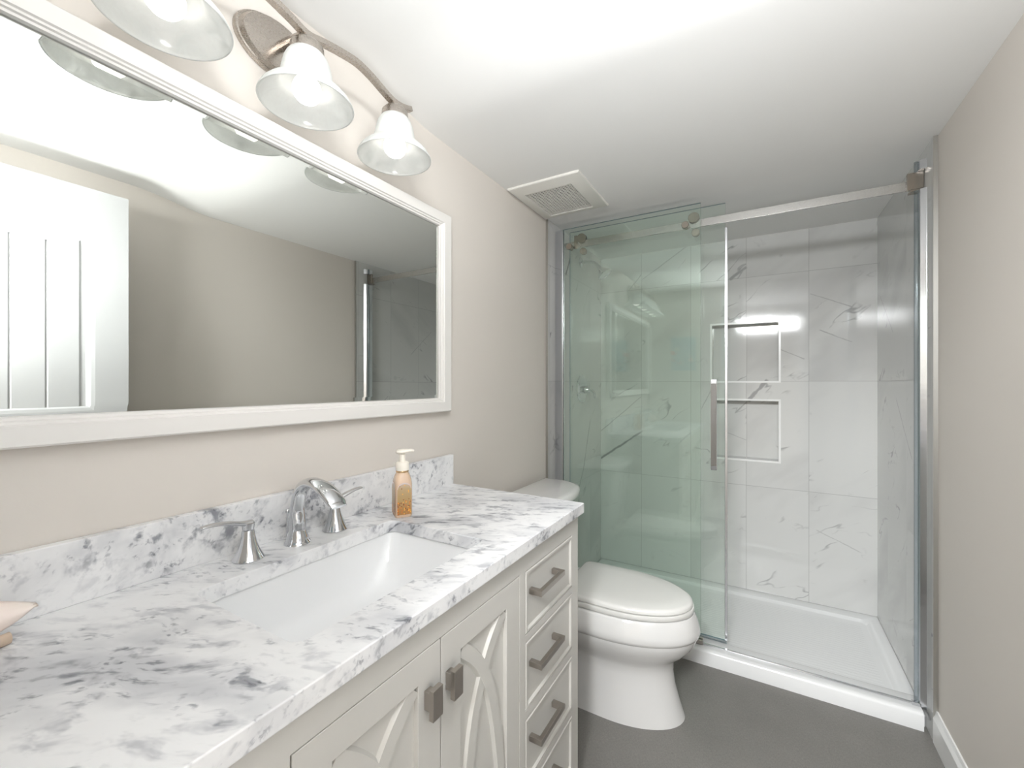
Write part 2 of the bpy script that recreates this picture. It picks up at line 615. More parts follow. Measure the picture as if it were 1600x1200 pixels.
def structure(name, bm, mats, label=None, cat=None, **kw):
    o = put(name, bm, mats, kind='structure', **kw)
    if label:
        tag(o, label, cat)
    return o


B = bmesh.new

# ------------------------------------------------------------------ room dimensions
XR = 1.5264          # right painted wall
YN = -0.055          # doorway wall (behind the camera)
YF = 2.9134          # tiled far wall
ZC = 2.1356          # ceiling over most of the room
ZC2 = 2.176          # ceiling near the doorway
TX0, TX1 = 0.012, 1.5144   # tile faces
TY = 2.055           # where the tiling starts
D0, D1, DZ = 0.715, 1.360, 2.055   # doorway

# ------------------------------------------------------------------ structure
bm = B(); box(bm, (-0.1, -2.2, -0.06), (2.4, 3.1, 0.0))
structure('floor', bm, 'floor', 'grey linen textured vinyl floor between vanity and shower', 'floor')

bm = B()
ramp = [(0.80 + 0.36 * i / 16, ZC2 + (ZC - ZC2) * (lambda t: t * t * (3 - 2 * t))(i / 16)) for i in range(17)]
prism(bm, [(YN - 0.115, ZC2)] + ramp + [(3.1, ZC), (3.1, ZC + 0.12), (YN - 0.115, ZC + 0.12)], 'X', -0.1, XR + 0.12)
structure('ceiling', bm, 'ceiling_paint', 'smooth white ceiling above the vanity and shower', 'ceiling', smooth=30)

bm = B(); box(bm, (-0.1, YN - 0.115, 0), (0, 3.1, ZC + 0.1))
structure('wall_left', bm, 'wall_paint', 'beige painted wall behind the framed mirror and toilet tank', 'wall')
bm = B(); box(bm, (XR, YN - 0.115, 0), (XR + 0.12, 3.1, ZC + 0.1))
structure('wall_right', bm, 'wall_paint', 'beige painted wall right of the shower opening', 'wall')
bm = B()
box(bm, (0, YN - 0.115, 0), (D0, YN, ZC2)); box(bm, (D1, YN - 0.115, 0), (XR, YN, ZC2)); box(bm, (D0, YN - 0.115, DZ), (D1, YN, ZC2))
structure('wall_near', bm, 'wall_paint', 'beige doorway wall hung with the floral picture', 'wall')

# far tiled wall with two niches
NX0, NX1 = 0.724, 1.072
niches = [(1.281, 1.622), (0.814, 1.161)]
bm = B()
outer = [(-0.1, 0), (XR + 0.12, 0), (XR + 0.12, ZC + 0.1), (-0.1, ZC + 0.1)]
holes = [[(NX0, a), (NX1, a), (NX1, b), (NX0, b)] for a, b in niches]
holed_slab(bm, outer, holes, lambda x, z: (x, YF, z), (0, 0.2, 0))
ND = 0.088
for a, b in niches:
    box(bm, (NX0 - 0.01, YF + ND, a - 0.01), (NX1 + 0.01, YF + ND + 0.02, b + 0.01))
structure('wall_far', bm, 'tile_far', 'glossy marble tiled back wall of the shower with two niches', 'wall')

bm = B(); box(bm, (0.0, TY, 0), (TX0, YF, ZC))
structure('wall_left_tile', bm, 'tile_left', 'marble tiled shower side wall holding the shower head and valve', 'wall')
bm = B(); box(bm, (TX1, TY, 0), (XR, YF, ZC))
structure('wall_right_tile', bm, 'tile_right', 'marble tiled shower side wall right of the open entrance', 'wall')

bm = B(); box(bm, (0, TY - 0.003, 0), (TX0 + 0.001, TY + 0.001, ZC))
structure('trim_1', bm, 'edge_alu', 'grey metal edge strip of the tiling left of the shower', 'trim')
bm = B(); box(bm, (TX1 - 0.001, TY - 0.003, 0), (XR, TY + 0.001, ZC))
structure('trim_2', bm, 'edge_alu', 'grey metal edge strip of the tiling right of the shower', 'trim')

for i, (a, b) in enumerate(niches):
    bm = B()
    w = 0.011
    xo0, xo1, zo0, zo1 = NX0 - 0.001, NX1 + 0.001, a - 0.001, b + 0.001
    y0, y1 = YF - 0.003, YF + 0.012
    # mitred picture-frame trim
    for q in ([(xo0 - w, zo0 - w), (xo1 + w, zo0 - w), (xo1, zo0), (xo0, zo0)], [(xo1 + w, zo0 - w), (xo1 + w, zo1 + w), (xo1, zo1), (xo1, zo0)],
              [(xo1 + w, zo1 + w), (xo0 - w, zo1 + w), (xo0, zo1), (xo1, zo1)], [(xo0 - w, zo1 + w), (xo0 - w, zo0 - w), (xo0, zo0), (xo0, zo1)]):
        prism(bm, q, 'Y', y0, y1)
    structure('trim_%d' % (3 + i), bm, 'niche_trim', ['white frame trim around the upper shower niche', 'white frame trim around the lower shower niche'][i], 'trim', bevel=0.001)

bm = B()
prism(bm, [(XR, 0), (XR - 0.014, 0), (XR - 0.014, 0.085), (XR - 0.008, 0.1), (XR - 0.005, 0.112), (XR, 0.112)], 'Y', YN, TY - 0.003)
structure('baseboard_right', bm, 'trim_paint', 'white baseboard along the right painted wall', 'baseboard')
bm = B()
prism(bm, [(0, 0), (0.014, 0), (0.014, 0.085), (0.008, 0.1), (0.005, 0.112), (0, 0.112)], 'Y', 1.235, TY - 0.003)
structure('baseboard_left', bm, 'trim_paint', 'white baseboard behind the toilet', 'baseboard')

# door casing on the room side plus jamb lining
bm = B()
cw, ct = 0.062, 0.016
for x0, x1, z0, z1 in ((D0 - cw, D0, 0, DZ), (D1, D1 + cw, 0, DZ), (D0 - cw, D1 + cw, DZ, DZ + cw)):
    box(bm, (x0, YN, z0), (x1, YN + ct, z1))
    box(bm, (x0, YN - 0.115 - ct, z0), (x1, YN - 0.115, z1))
for x0, x1, z0, z1 in ((D0, D0 + 0.012, 0, DZ), (D1 - 0.012, D1, 0, DZ), (D0, D1, DZ - 0.012, DZ)):
    box(bm, (x0, YN - 0.115, z0), (x1, YN, z1))
structure('trim_5', bm, 'trim_paint', 'white casing around the doorway seen in the tile reflection', 'trim', bevel=0.003)

# the open door leaf, standing square to its wall
dX0, dX1, dY0, dY1, dZ0, dZ1 = 1.349, 1.384, -0.02, 0.742, 0.012, 2.045
door = thing('door_1', 'white panelled door standing open, seen in the mirror', 'door', (1.366, -0.02, 0))
door['kind'] = 'structure'
bm = B()
st = 0.105
panels = [(1.02, 1.872), (0.22, 0.88)]
outer = [(dY0, dZ0), (dY1, dZ0), (dY1, dZ1), (dY0, dZ1)]
hol = [[(dY0 + st, a), (dY1 - st, a), (dY1 - st, b), (dY0 + st, b)] for a, b in panels]
holed_slab(bm, outer, hol, lambda y, z: (dX0, y, z), (dX1 - dX0, 0, 0))
for a, b in panels:
    y0, y1 = dY0 + st, dY1 - st
    # sloping moulding down to the recessed plank panel
    prof = [(0.0, 0.0), (0.012, 0.002), (0.026, 0.010), (0.040, 0.011), (0.046, 0.007), (0.066, 0.007)]
    for (i0, d0), (i1, d1) in zip(prof[:-1], prof[1:]):
        c0 = [(dX0 + d0, y0 + i0, a + i0), (dX0 + d0, y1 - i0, a + i0), (dX0 + d0, y1 - i0, b - i0), (dX0 + d0, y0 + i0, b - i0)]
        c1 = [(dX0 + d1, y0 + i1, a + i1), (dX0 + d1, y1 - i1, a + i1), (dX0 + d1, y1 - i1, b - i1), (dX0 + d1, y0 + i1, b - i1)]
        loft(bm, [c0, c1], False, False)
    i = 0.066
    ys = [y0 + i] + [yy for yy in (0.226, 0.318, 0.410, 0.502)] + [y1 - i]
    for k in range(len(ys) - 1):
        g = 0.0045
        ya = ys[k] + (g if k else 0)
        yb = ys[k + 1] - (g if k < len(ys) - 2 else 0)
        v = [bm.verts.new(c) for c in ((dX0 + .007, ya, a + i), (dX0 + .007, yb, a + i), (dX0 + .007, yb, b - i), (dX0 + .007, ya, b - i))]
        bm.faces.new(v)
        if k < len(ys) - 2:
            for p, q in (((0.007, -g), (0.0115, 0)), ((0.0115, 0), (0.007, g))):
                v = [bm.verts.new(c) for c in ((dX0 + p[0], ys[k + 1] + p[1], a + i), (dX0 + q[0], ys[k + 1] + q[1], a + i),
                                               (dX0 + q[0], ys[k + 1] + q[1], b - i), (dX0 + p[0], ys[k + 1] + p[1], b - i))]
                bm.faces.new(v)
put('door_leaf', bm, 'door_paint', door)
bm = B()
lathe(bm, [(0.0, 0), (0.026, 0), (0.026, 0.006), (0.011, 0.01), (0.011, 0.032), (0.024, 0.04), (0.027, 0.052), (0.02, 0.062), (0.0, 0.065)],
      (dX0, 0.68, 0.95), (Vector((0, 1, 0)), Vector((0, 0, 1)), Vector((-1, 0, 0))), 28)
put('door_knob', bm, 'nickel', door, smooth=40)

# hall outside
bm = B(); box(bm, (-0.1, -2.2, 0), (-0.0, YN - 0.115, 2.32)); 
structure('wall_hall_left', bm, 'wall_paint', 'hall wall beyond the doorway', 'wall')
bm = B(); box(bm, (2.3, -2.2, 0), (2.4, YN - 0.115, 2.32))
structure('wall_hall_right', bm, 'wall_paint', 'hall side wall beyond the doorway', 'wall')
bm = B(); box(bm, (-0.1, -2.3, 0), (2.4, -2.2, 2.32))
structure('wall_hall_end', bm, 'wall_paint', 'hall end wall opposite the doorway', 'wall')
bm = B(); box(bm, (XR + 0.12, YN - 0.115, 0), (2.4, YN - 0.015, 2.32))
structure('wall_hall_near', bm, 'wall_paint', 'hall wall beside the doorway', 'wall')
bm = B(); box(bm, (-0.1, -2.3, 2.28), (2.4, YN - 0.115, 2.34))
structure('ceiling_hall', bm, 'ceiling_paint', 'hall ceiling beyond the doorway', 'ceiling')

# ------------------------------------------------------------------ worktop with sink cut-out
CT, CB = 0.8986, 0.8680
CX1, CY0, CY1 = 0.5247, -0.0500, 1.2406
SX0, SX1, SY0, SY1 = 0.140, 0.437, 0.362, 0.827
top = thing('marble_countertop', 'white and grey veined marble worktop with a rectangular sink opening', 'countertop', (0.26, 0.597, CB))
bm = B()
holed_slab(bm, [(0.002, CY0), (CX1, CY0), (CX1, CY1), (0.002, CY1)], [rrect(SX0, SY0, SX1, SY1, 0.022)],
           lambda x, y: (x, y, CT), (0, 0, CB - CT))
put('slab', bm, 'marble', top, bevel=0.0022, bseg=3)
bm = B(); box(bm, (0.002, CY0, CT), (0.021, CY1, 1.0042))
tag(put('backsplash', bm, 'marble', bevel=0.0015), 'low marble backsplash strip standing against the beige wall behind the faucet', 'backsplash')

# under-mounted basin
sink = thing('sink_basin', 'white rectangular undermount basin in the marble worktop', 'sink', (0.29, 0.595, 0.72))
bm = B()
rings = []
cx, cy = (SX0 + SX1) / 2, (SY0 + SY1) / 2
hx, hy = (SX1 - SX0) / 2 + 0.004, (SY1 - SY0) / 2 + 0.004
for k, (sx, sy, z, r) in enumerate(((1.0, 1.0, CB - 0.001, .03), (0.985, 0.975, CB - 0.02, .035), (0.955, 0.90, CB - 0.06, .05),
                                    (0.90, 0.80, CB - 0.095, .06), (0.80, 0.68, CB - 0.118, .07), (0.55, 0.45, CB - 0.131, .05), (0.14, 0.09, CB - 0.136, .018))):
    rings.append([(x, y, z) for x, y in rrect(cx - hx * sx, cy - hy * sy, cx + hx * sx, cy + hy * sy, min(r, hx * sx * .9, hy * sy * .9), 7)])
# outer skin back up, so the bowl has thickness
outer_r = []
for r in reversed(rings):
    outer_r.append([(cx + (x - cx) * 1.05 + (0.006 if x > cx else -0.006), cy + (y - cy) * 1.04 + (0.006 if y > cy else -0.006), z - (0.012 if z < CB - 0.05 else 0.0)) for x, y, z in r])
loft(bm, rings, False, False)
loft(bm, outer_r, True, False)
# rim joining the two skins
a = [(x, y, z) for x, y, z in rings[0]]; b = outer_r[-1]
loft(bm, [a, b], False, False)
bmesh.ops.remove_doubles(bm, verts=bm.verts, dist=0.0002)
put('bowl', bm, 'basin', sink, smooth=50)
bm = B()
lathe(bm, [(0.0, 0.004), (0.016, 0.004), (0.022, 0.002), (0.024, -0.004), (0.024, -0.02), (0.0, -0.02)], (cx, cy, CB - 0.134), 'Z', 28)
put('drain', bm, 'chrome', sink, smooth=40)

# ------------------------------------------------------------------ vanity cabinet
FX = 0.508
VY0, VY1 = -0.048, 1.231
DOOR_SEAM = 0.586
van = thing('vanity_cabinet', 'off-white vanity cabinet with crossed doors and drawers under the marble top', 'cabinet', (0.26, 0.59, 0.0))
ZT = CB - 0.001
ddr = [(0.662, 0.814), (0.480, 0.643), (0.300, 0.457), (0.125, 0.281)]
openings = []
DRY = [(0.896, 1.184), (-0.004, 0.284)]
for y0, y1 in DRY:
    for a, b in ddr:
        openings.append((y0, y1, a, b))
DY = [(0.310, DOOR_SEAM - 0.0015), (DOOR_SEAM + 0.0015, 0.866)]
openings.append((0.308, 0.868, 0.123, 0.816))
bm = B()
holed_slab(bm, [(VY0, 0.10), (VY1, 0.10), (VY1, ZT), (VY0, ZT)], [[(a, c), (b, c), (b, d), (a, d)] for a, b, c, d in openings],
           lambda y, z: (FX - 0.02, y, z), (0.02, 0, 0))
for y0, y1 in ((VY0, VY0 + 0.018), (VY1 - 0.018, VY1), (0.285, 0.303), (0.872, 0.890)):
    box(bm, (0.004, y0, 0.10), (FX - 0.02, y1, ZT - 0.004 if y0 in (VY0, VY1 - 0.018) else 0.70))
box(bm, (0.004, VY0, 0.10), (FX - 0.02, VY1, 0.118))
box(bm, (0.004, VY0, 0.10), (0.012, VY1, 0.70))
box(bm, (0.05, VY0 + 0.02, 0.0), (FX - 0.07, VY1 - 0.02, 0.10))
for y0, y1 in ((VY0, VY0 + 0.05), (VY1 - 0.05, VY1)):
    box(bm, (FX - 0.055, y0, 0.0), (FX, y1, 0.10))
put('carcass', bm, 'cabinet_paint', van, bevel=0.0012)


def pull_handle(yc, zc, L=0.142, x0=FX - 0.004):
    """square bar pull with square returns"""
    bm = B()
    w = 0.0135
    xo = x0 + 0.034
    y0, y1 = yc - L / 2, yc + L / 2
    prism(bm, [(x0, y0), (xo, y0), (xo, y1), (x0, y1), (x0, y1 - w), (xo - w * .8, y1 - w), (xo - w * .8, y0 + w), (x0, y0 + w)], 'Z', zc - w / 2, zc + w / 2)
    return bm


for y0, y1 in DRY:
    for a, b in ddr:
        bm = B()
        g = 0.0018
        xa = FX - 0.0185
        # front with a chamfered raised border around a sunk flat
        rect = lambda i, x: [(x, y0 + g + i, a + g + i), (x, y1 - g - i, a + g + i), (x, y1 - g - i, b - g - i), (x, y0 + g + i, b - g - i)]
        loft(bm, [rect(0, xa), rect(0, FX - 0.001), rect(0.002, FX + 0.001), rect(0.007, FX + 0.001), rect(0.0105, FX - 0.0045)], True, True)
        dr = put('drawer', bm, 'cabinet_paint', van)
        put('handle', pull_handle((y0 + y1) / 2 - 0.035 * (1 if y0 > 0.5 else -1) - 0.012, (a + b) / 2 + 0.018), 'nickel_dark', dr, bevel=0.0008)


def ribbon(bm, path, w, x0, x1, taper=0.0045):
    """a raised bar of half width w following a 2-D (y,z) path, bevelled on both edges"""
    P = [Vector((p[0], p[1])) for p in path]
    rings = []
    for i, p in enumerate(P):
        t = (P[min(i + 1, len(P) - 1)] - P[max(i - 1, 0)]).normalized()
        nrm = Vector((-t.y, t.x))
        ring = []
        for off, x in ((-w, x0), (-w + taper, x1), (w - taper, x1), (w, x0)):
            q = p + nrm * off
            ring.append((x, q.x, q.y))
        rings.append(ring)
    loft(bm, rings, True, True)


for k, (y0, y1) in enumerate(DY):
    bm = B()
    a, b = 0.125, 0.8145
    st = 0.056
    holed_slab(bm, [(y0, a), (y1, a), (y1, b), (y0, b)], [[(y0 + st, a + st), (y1 - st, a + st), (y1 - st, b - 0.050), (y0 + st, b - 0.050)]],
               lambda y, z: (FX, y, z), (-0.018, 0, 0))
    box(bm, (FX - 0.018, y0 + st - 0.004, a + st - 0.004), (FX - 0.0095, y1 - st + 0.004, b - 0.046))
    d = put('door', bm, 'cabinet_paint', van, bevel=0.001)
    # curved cross moulding
    bm = B()
    ya, yb, ym = y0 + st, y1 - st, (y0 + y1) / 2
    zt, zcross, zb = b - 0.05, 0.672, 0.30
    for lift, (e0, e1) in enumerate(((ya, yb), (yb, ya))):
        s = 1 if e1 > e0 else -1
        path = bez([(e0 + s * 0.006, zt - 0.004), (e0 + s * (yb - ya) * 0.30, zt - 0.045), (ym, zcross), (e1 - s * (yb - ya) * 0.30, zcross - 0.078), (e1 - s * 0.022, zcross - 0.22), (e1 - s * 0.008, zb)], 40)
        ribbon(bm, [(p.x, p.y) for p in path], 0.0175, FX - 0.0100 - lift * 0.0004, FX - 0.0022 - lift * 0.0007)
    put('cross_moulding', bm, 'cabinet_paint', d)
    bm = B()
    yc = 0.607 if k == 1 else 0.551
    box(bm, (FX - 0.001, yc - 0.008, 0.716), (FX + 0.018, yc + 0.008, 0.748))
    box(bm, (FX + 0.014, yc - 0.0125, 0.706), (FX + 0.024, yc + 0.0125, 0.757))
    put('knob', bm, 'nickel_dark', d, bevel=0.001)

# ------------------------------------------------------------------ faucet
fau = thing('widespread_faucet', 'chrome widespread faucet with arched spout and two lever handles', 'faucet', (0.075, 0.597, CT))
bm = B()
fx, fy = 0.076, 0.597
path = bez([(fx, fy, CT), (fx, fy, CT + .02), (fx, fy, CT + 0.055), (fx + .002, fy, CT + 0.092), (fx + .018, fy, CT + 0.127), (fx + .050, fy, CT + 0.143),
            (fx + .088, fy, CT + 0.139), (fx + .122, fy, CT + 0.122), (fx + .146, fy, CT + 0.103)], 64)
n = len(path)
keys = [(0, .0285, .0285), (.07, .0240, .0235), (.18, .0180, .0180), (.34, .0140, .0165), (.52, .0125, .0165), (.66, .0115, .0185), (.82, .0100, .0225), (.94, .0085, .0225), (1, .0045, .0190)]


def kv(t):
    for (a, p, q), (b, r, s) in zip(keys[:-1], keys[1:]):
        if t <= b:
            f = (t - a) / (b - a)
            f = f * f * (3 - 2 * f)
            return (q + (s - q) * f, p + (r - p) * f)
    return (keys[-1][2], keys[-1][1])


tube(bm, path, [kv(i / (n - 1)) for i in range(n)], 28, side=(0, 1, 0))
sp = put('spout', bm, 'chrome', fau, smooth=60)
bm = B()
tube(bm, [(0.038, fy, CT + 0.05), (0.038, fy, CT + 0.064)], 0.0022, 10)
lathe(bm, [(0.0, 0), (0.005, 0.001), (0.006, 0.005), (0.004, 0.009), (0, 0.010)], (0.038, fy, CT + 0.062), 'Z', 16)
tube(bm, [(0.038, fy, CT), (0.038, fy, CT + 0.05)], 0.003, 10)
put('lift_rod', bm, 'chrome', sp, smooth=50)
for s, yb in ((-1, 0.490), (1, 0.699)):
    bm = B()
    hx0 = 0.073
    lathe(bm, [(0.0, 0), (0.0292, 0), (0.0298, .002), (0.0262, .008), (0.0205, .020), (0.0160, .034), (0.0128, .048), (0.0116, .058), (0.0108, .060), (0.0, .060)], (hx0, yb, CT), 'Z', 36)
    h = put('handle', bm, 'chrome', fau, smooth=45)
    bm = B()
    lathe(bm, [(0.0, .0), (0.0108, .0), (0.0112, .003), (0.012, .009), (0.0122, .012), (0.0, .0135)], (hx0, yb, CT + .0615), 'Z', 28)
    if s < 0:
        p = bez([(hx0, yb + .010, CT + .073), (hx0, yb - .012, CT + .076), (hx0 + .004, yb - .040, CT + .085), (hx0 + .008, yb - .068, CT + .0905), (hx0 + .012, yb - .094, CT + .0915)], 30)
    else:
        p = bez([(hx0, yb - .010, CT + .072), (hx0, yb + .010, CT + .075), (hx0 + .002, yb + .032, CT + .082), (hx0 + .004, yb + .056, CT + .088), (hx0 + .006, yb + .078, CT + .090)], 30)
    m = len(p)
    rr = []
    for i in range(m):
        t = i / (m - 1)
        rr.append((0.0105 * (1 - t) + 0.0075 * t, 0.0065 * (1 - t) + 0.0028 * t) if i not in (0, m - 1) else ((0.006, 0.004) if i == 0 else (0.004, 0.0016)))
    tube(bm, p, rr, 18)
    put('lever', bm, 'chrome', h, smooth=60)

# ------------------------------------------------------------------ framed mirror
mir = thing('wall_mirror', 'large rectangular mirror in a white stepped wooden frame above the vanity', 'mirror', (0.002, 0.6, 1.5))
MY0, MY1, MZ0, MZ1 = -0.030, 1.2226, 1.164, 1.866
bm = B()
prof = [(0.0, 0.002), (0.0, 0.024), (0.004, 0.028), (0.040, 0.028), (0.0425, 0.024), (0.0470, 0.0235), (0.0490, 0.0195), (0.0540, 0.019), (0.0565, 0.0135), (0.0565, 0.004)]
rings = [[(x, MY0 + i, MZ0 + i * .86), (x, MY1 - i, MZ0 + i * .86), (x, MY1 - i, MZ1 - i * .86), (x, MY0 + i, MZ1 - i * .86)] for i, x in prof]
rings.append(rings[0])
loft(bm, rings, False, False)
bmesh.ops.remove_doubles(bm, verts=bm.verts, dist=1e-5)
put('frame', bm, 'frame_paint', mir)
bm = B()
ii, iz = 0.054, 0.054 * .86
bev = 0.014
r0 = [(0.0045, MY0 + ii, MZ0 + iz), (0.0045, MY1 - ii, MZ0 + iz), (0.0045, MY1 - ii, MZ1 - iz), (0.0045, MY0 + ii, MZ1 - iz)]
r1 = [(0.0105, *r0[0][1:]), (0.0105, *r0[1][1:]), (0.0105, *r0[2][1:]), (0.0105, *r0[3][1:])]
r2 = [(0.0112, MY0 + ii + bev, MZ0 + iz + bev), (0.0112, MY1 - ii - bev, MZ0 + iz + bev), (0.0112, MY1 - ii - bev, MZ1 - iz - bev), (0.0112, MY0 + ii + bev, MZ1 - iz - bev)]
loft(bm, [r0, r1, r2], True, True)
put('mirror_glass', bm, 'mirror', mir)

# ------------------------------------------------------------------ vanity light
LX = 0.125
LY = [0.326, 0.588, 0.850]
van_l = thing('vanity_light', 'brushed nickel vanity light with three alabaster bell shades over the mirror', 'wall lamp', (0.0, 0.588, 2.05))
bm = B()
ell = lambda k, x: [(x, 0.588 + 0.094 * k * math.cos(2 * math.pi * i / 64), 2.05 + 0.064 * k * math.sin(2 * math.pi * i / 64)) for i in range(64)]
loft(bm, [ell(1, 0.001), ell(1, 0.008), ell(0.975, 0.012), ell(0.93, 0.013), ell(0.90, 0.018), ell(0.86, 0.024), ell(0.3, 0.026)])
put('backplate', bm, 'nickel', van_l, smooth=35)
bm = B()
half = [(0.588, 2.036), (0.63, 2.046), (0.68, 2.056), (0.722, 2.061), (0.765, 2.055), (0.805, 2.043), (0.835, 2.035), (0.86, 2.034), (0.885, 2.039), (0.910, 2.048)]
full = [(2 * 0.588 - y, z) for y, z in reversed(half[1:])] + half
sq = [(-1, -1), (1, -1), (1, 1), (-1, 1)]
pth = bez([(LX, y, z) for y, z in full], 120)
tube(bm, pth, [(0.0085, 0.0065)] * len(pth), shape=sq)
tube(bm, [(0.02, 0.588, 2.05), (0.06, 0.588, 2.048), (LX, 0.588, 2.038)], [0.011, 0.0095, 0.0095], 18)
put('arm', bm, 'nickel', van_l, bevel=0.001)
for yl in LY:
    bm = B()
    lathe(bm, [(0.0, 2.032), (0.012, 2.032), (0.014, 2.022), (0.026, 2.018), (0.0345, 2.008), (0.0360, 1.990), (0.034, 1.988), (0.033, 2.000), (0.0, 2.004)], (LX, yl, 0), 'Z', 32)
    lathe(bm, [(0.0, 2.012), (0.014, 2.012), (0.014, 1.955), (0.0, 1.955)], (LX, yl, 0), 'Z', 20)
    put('socket', bm, 'nickel', van_l, smooth=40)
    bm = B()
    prof = [(0.031, 1.9945), (0.0365, 1.9901), (0.0425, 1.9823), (0.0475, 1.97), (0.051, 1.9552), (0.0535, 1.9412), (0.0555, 1.9307), (0.0585, 1.9246), (0.064, 1.9202), (0.072, 1.9141), (0.0825, 1.9053), (0.091, 1.8957), (0.096, 1.887), (0.098, 1.8817), (0.0975, 1.88)]
    lathe(bm, prof, (LX, yl, 0), 'Z', 56)
    o = put('shade', bm, 'shade', van_l, smooth=180)
    so = o.modifiers.new('thickness', 'SOLIDIFY')
    so.thickness = 0.003
    so.offset = -1
    bm = B()
    lathe(bm, [(0.0, 1.884), (0.01, 1.8854), (0.02, 1.8904), (0.027, 1.8987), (0.0305, 1.9088), (0.03, 1.918), (0.026, 1.9291), (0.018, 1.9401), (0.0135, 1.9484), (0.0125, 1.9567), (0.0, 1.9567)], (LX, yl, 0), 'Z', 32)
    put('bulb', bm, 'bulb', van_l, smooth=180)

# ------------------------------------------------------------------ ceiling vent
vent = thing('ceiling_vent', 'ivory exhaust fan grille on the ceiling beside the shower', 'vent', (0.18, 1.835, ZC))
bm = B()
vx0, vx1, vy0, vy1 = 0.010, 0.349, 1.640, 2.030
rc = lambda i, z: [(vx0 + i, vy0 + i, z), (vx1 - i, vy0 + i, z), (vx1 - i, vy1 - i, z), (vx0 + i, vy1 - i, z)]
loft(bm, [rc(0.0, ZC), rc(0, ZC - 0.006), rc(0.004, ZC - 0.009), rc(0.048, ZC - 0.020), rc(0.052, ZC - 0.021), rc(0.058, ZC - 0.021), rc(0.058, ZC - 0.004)], False, False)
put('vent_frame', bm, 'vent_plastic', vent, smooth=20)
bm = B()
gx0, gx1, gy0, gy1 = vx0 + 0.056, vx1 - 0.056, vy0 + 0.056, vy1 - 0.056
nx, ny = 16, 19
for i in range(1, nx):
    x = gx0 + (gx1 - gx0) * i / nx
    box(bm, (x - 0.0019, gy0, ZC - 0.0185), (x + 0.0019, gy1, ZC - 0.0150))
for j in range(1, ny):
    y = gy0 + (gy1 - gy0) * j / ny
    box(bm, (gx0, y - 0.0019, ZC - 0.0180), (gx1, y + 0.0019, ZC - 0.0145))
put('grille', bm, 'vent_plastic', vent)
bm = B(); box(bm, (gx0, gy0, ZC - 0.006), (gx1, gy1, ZC - 0.0005))
put('vent_housing', bm, 'vent_dark', vent)

# ------------------------------------------------------------------ toilet
TYC = 1.722
toi = thing('toilet', 'white elongated toilet with closed lid between vanity and shower', 'toilet', (0.40, TYC, 0.0))


def egg(xb, xf, hw, z, xm=None, nb=3.5, nf=2.0, seg=72):
    xm = xm if xm is not None else xb + (xf - xb) * 0.42
    pts = []
    for i in range(seg):
        a = 2 * math.pi * i / seg
        c, s = math.cos(a), math.sin(a)
        e = nf if c >= 0 else nb
        L = (xf - xm) if c >= 0 else (xm - xb)
        pts.append((xm + L * math.copysign(abs(c) ** (2 / e), c), TYC + hw * math.copysign(abs(s) ** (2 / e), s), z))
    return pts


bm = B()
rings = [egg(0.12, 0.742, 0.152, 0.0, 0.48), egg(0.12, 0.738, 0.150, 0.012, 0.48), egg(0.13, 0.722, 0.143, 0.06, 0.47), egg(0.14, 0.706, 0.136, 0.12, 0.46),
         egg(0.15, 0.700, 0.133, 0.17, 0.45), egg(0.16, 0.704, 0.137, 0.205, 0.45), egg(0.17, 0.722, 0.148, 0.228, 0.45), egg(0.18, 0.748, 0.165, 0.25, 0.46),
         egg(0.19, 0.768, 0.179, 0.275, 0.46), egg(0.20, 0.781, 0.189, 0.300, 0.46), egg(0.20, 0.786, 0.193, 0.318, 0.46), egg(0.20, 0.786, 0.193, 0.3195, 0.46), egg(0.20, 0.792, 0.198, 0.3235, 0.46),
         egg(0.20, 0.796, 0.202, 0.335, 0.46), egg(0.20, 0.793, 0.201, 0.352, 0.46), egg(0.21, 0.786, 0.194, 0.375, 0.46), egg(0.21, 0.778, 0.185, 0.395, 0.46), egg(0.22, 0.774, 0.180, 0.4025, 0.46), egg(0.23, 0.768, 0.174, 0.4045, 0.46)]
loft(bm, rings, True, True)
# deck carrying the tank
loft(bm, [[(x, y, 0.18) for x, y in rrect(0.03, TYC - 0.10, 0.30, TYC + 0.10, 0.03)], [(x, y, 0.33) for x, y in rrect(0.03, TYC - 0.13, 0.30, TYC + 0.13, 0.03)],
          [(x, y, 0.400) for x, y in rrect(0.03, TYC - 0.17, 0.31, TYC + 0.17, 0.03)]])
put('bowl', bm, 'porcelain', toi, smooth=38)
bm = B()
sr = [egg(0.310, 0.730, 0.136, 0.4046, 0.48, 8), egg(0.310, 0.730, 0.136, 0.4078, 0.48, 8), egg(0.283, 0.773, 0.177, 0.4078, 0.48, 8), egg(0.282, 0.774, 0.178, 0.4090, 0.48, 8), egg(0.282, 0.774, 0.178, 0.4235, 0.48, 8), egg(0.283, 0.773, 0.177, 0.4256, 0.48, 8), egg(0.320, 0.730, 0.136, 0.4256, 0.48, 8), egg(0.320, 0.730, 0.136, 0.4288, 0.48, 8)]
loft(bm, sr, True, True)
put('seat', bm, 'seat_plastic', toi, smooth=50)
bm = B()
lr = [egg(0.292, 0.767, 0.170, 0.4290, 0.50, 14), egg(0.290, 0.769, 0.172, 0.4296, 0.50, 14), egg(0.290, 0.769, 0.172, 0.4395, 0.50, 14), egg(0.293, 0.765, 0.168, 0.4445, 0.50, 14),
      egg(0.300, 0.755, 0.159, 0.4475, 0.50, 12), egg(0.34, 0.70, 0.11, 0.4495, 0.48, 5), egg(0.42, 0.58, 0.04, 0.450, 0.47, 3)]
loft(bm, lr, True, True)
put('lid', bm, 'seat_plastic', toi, smooth=60)


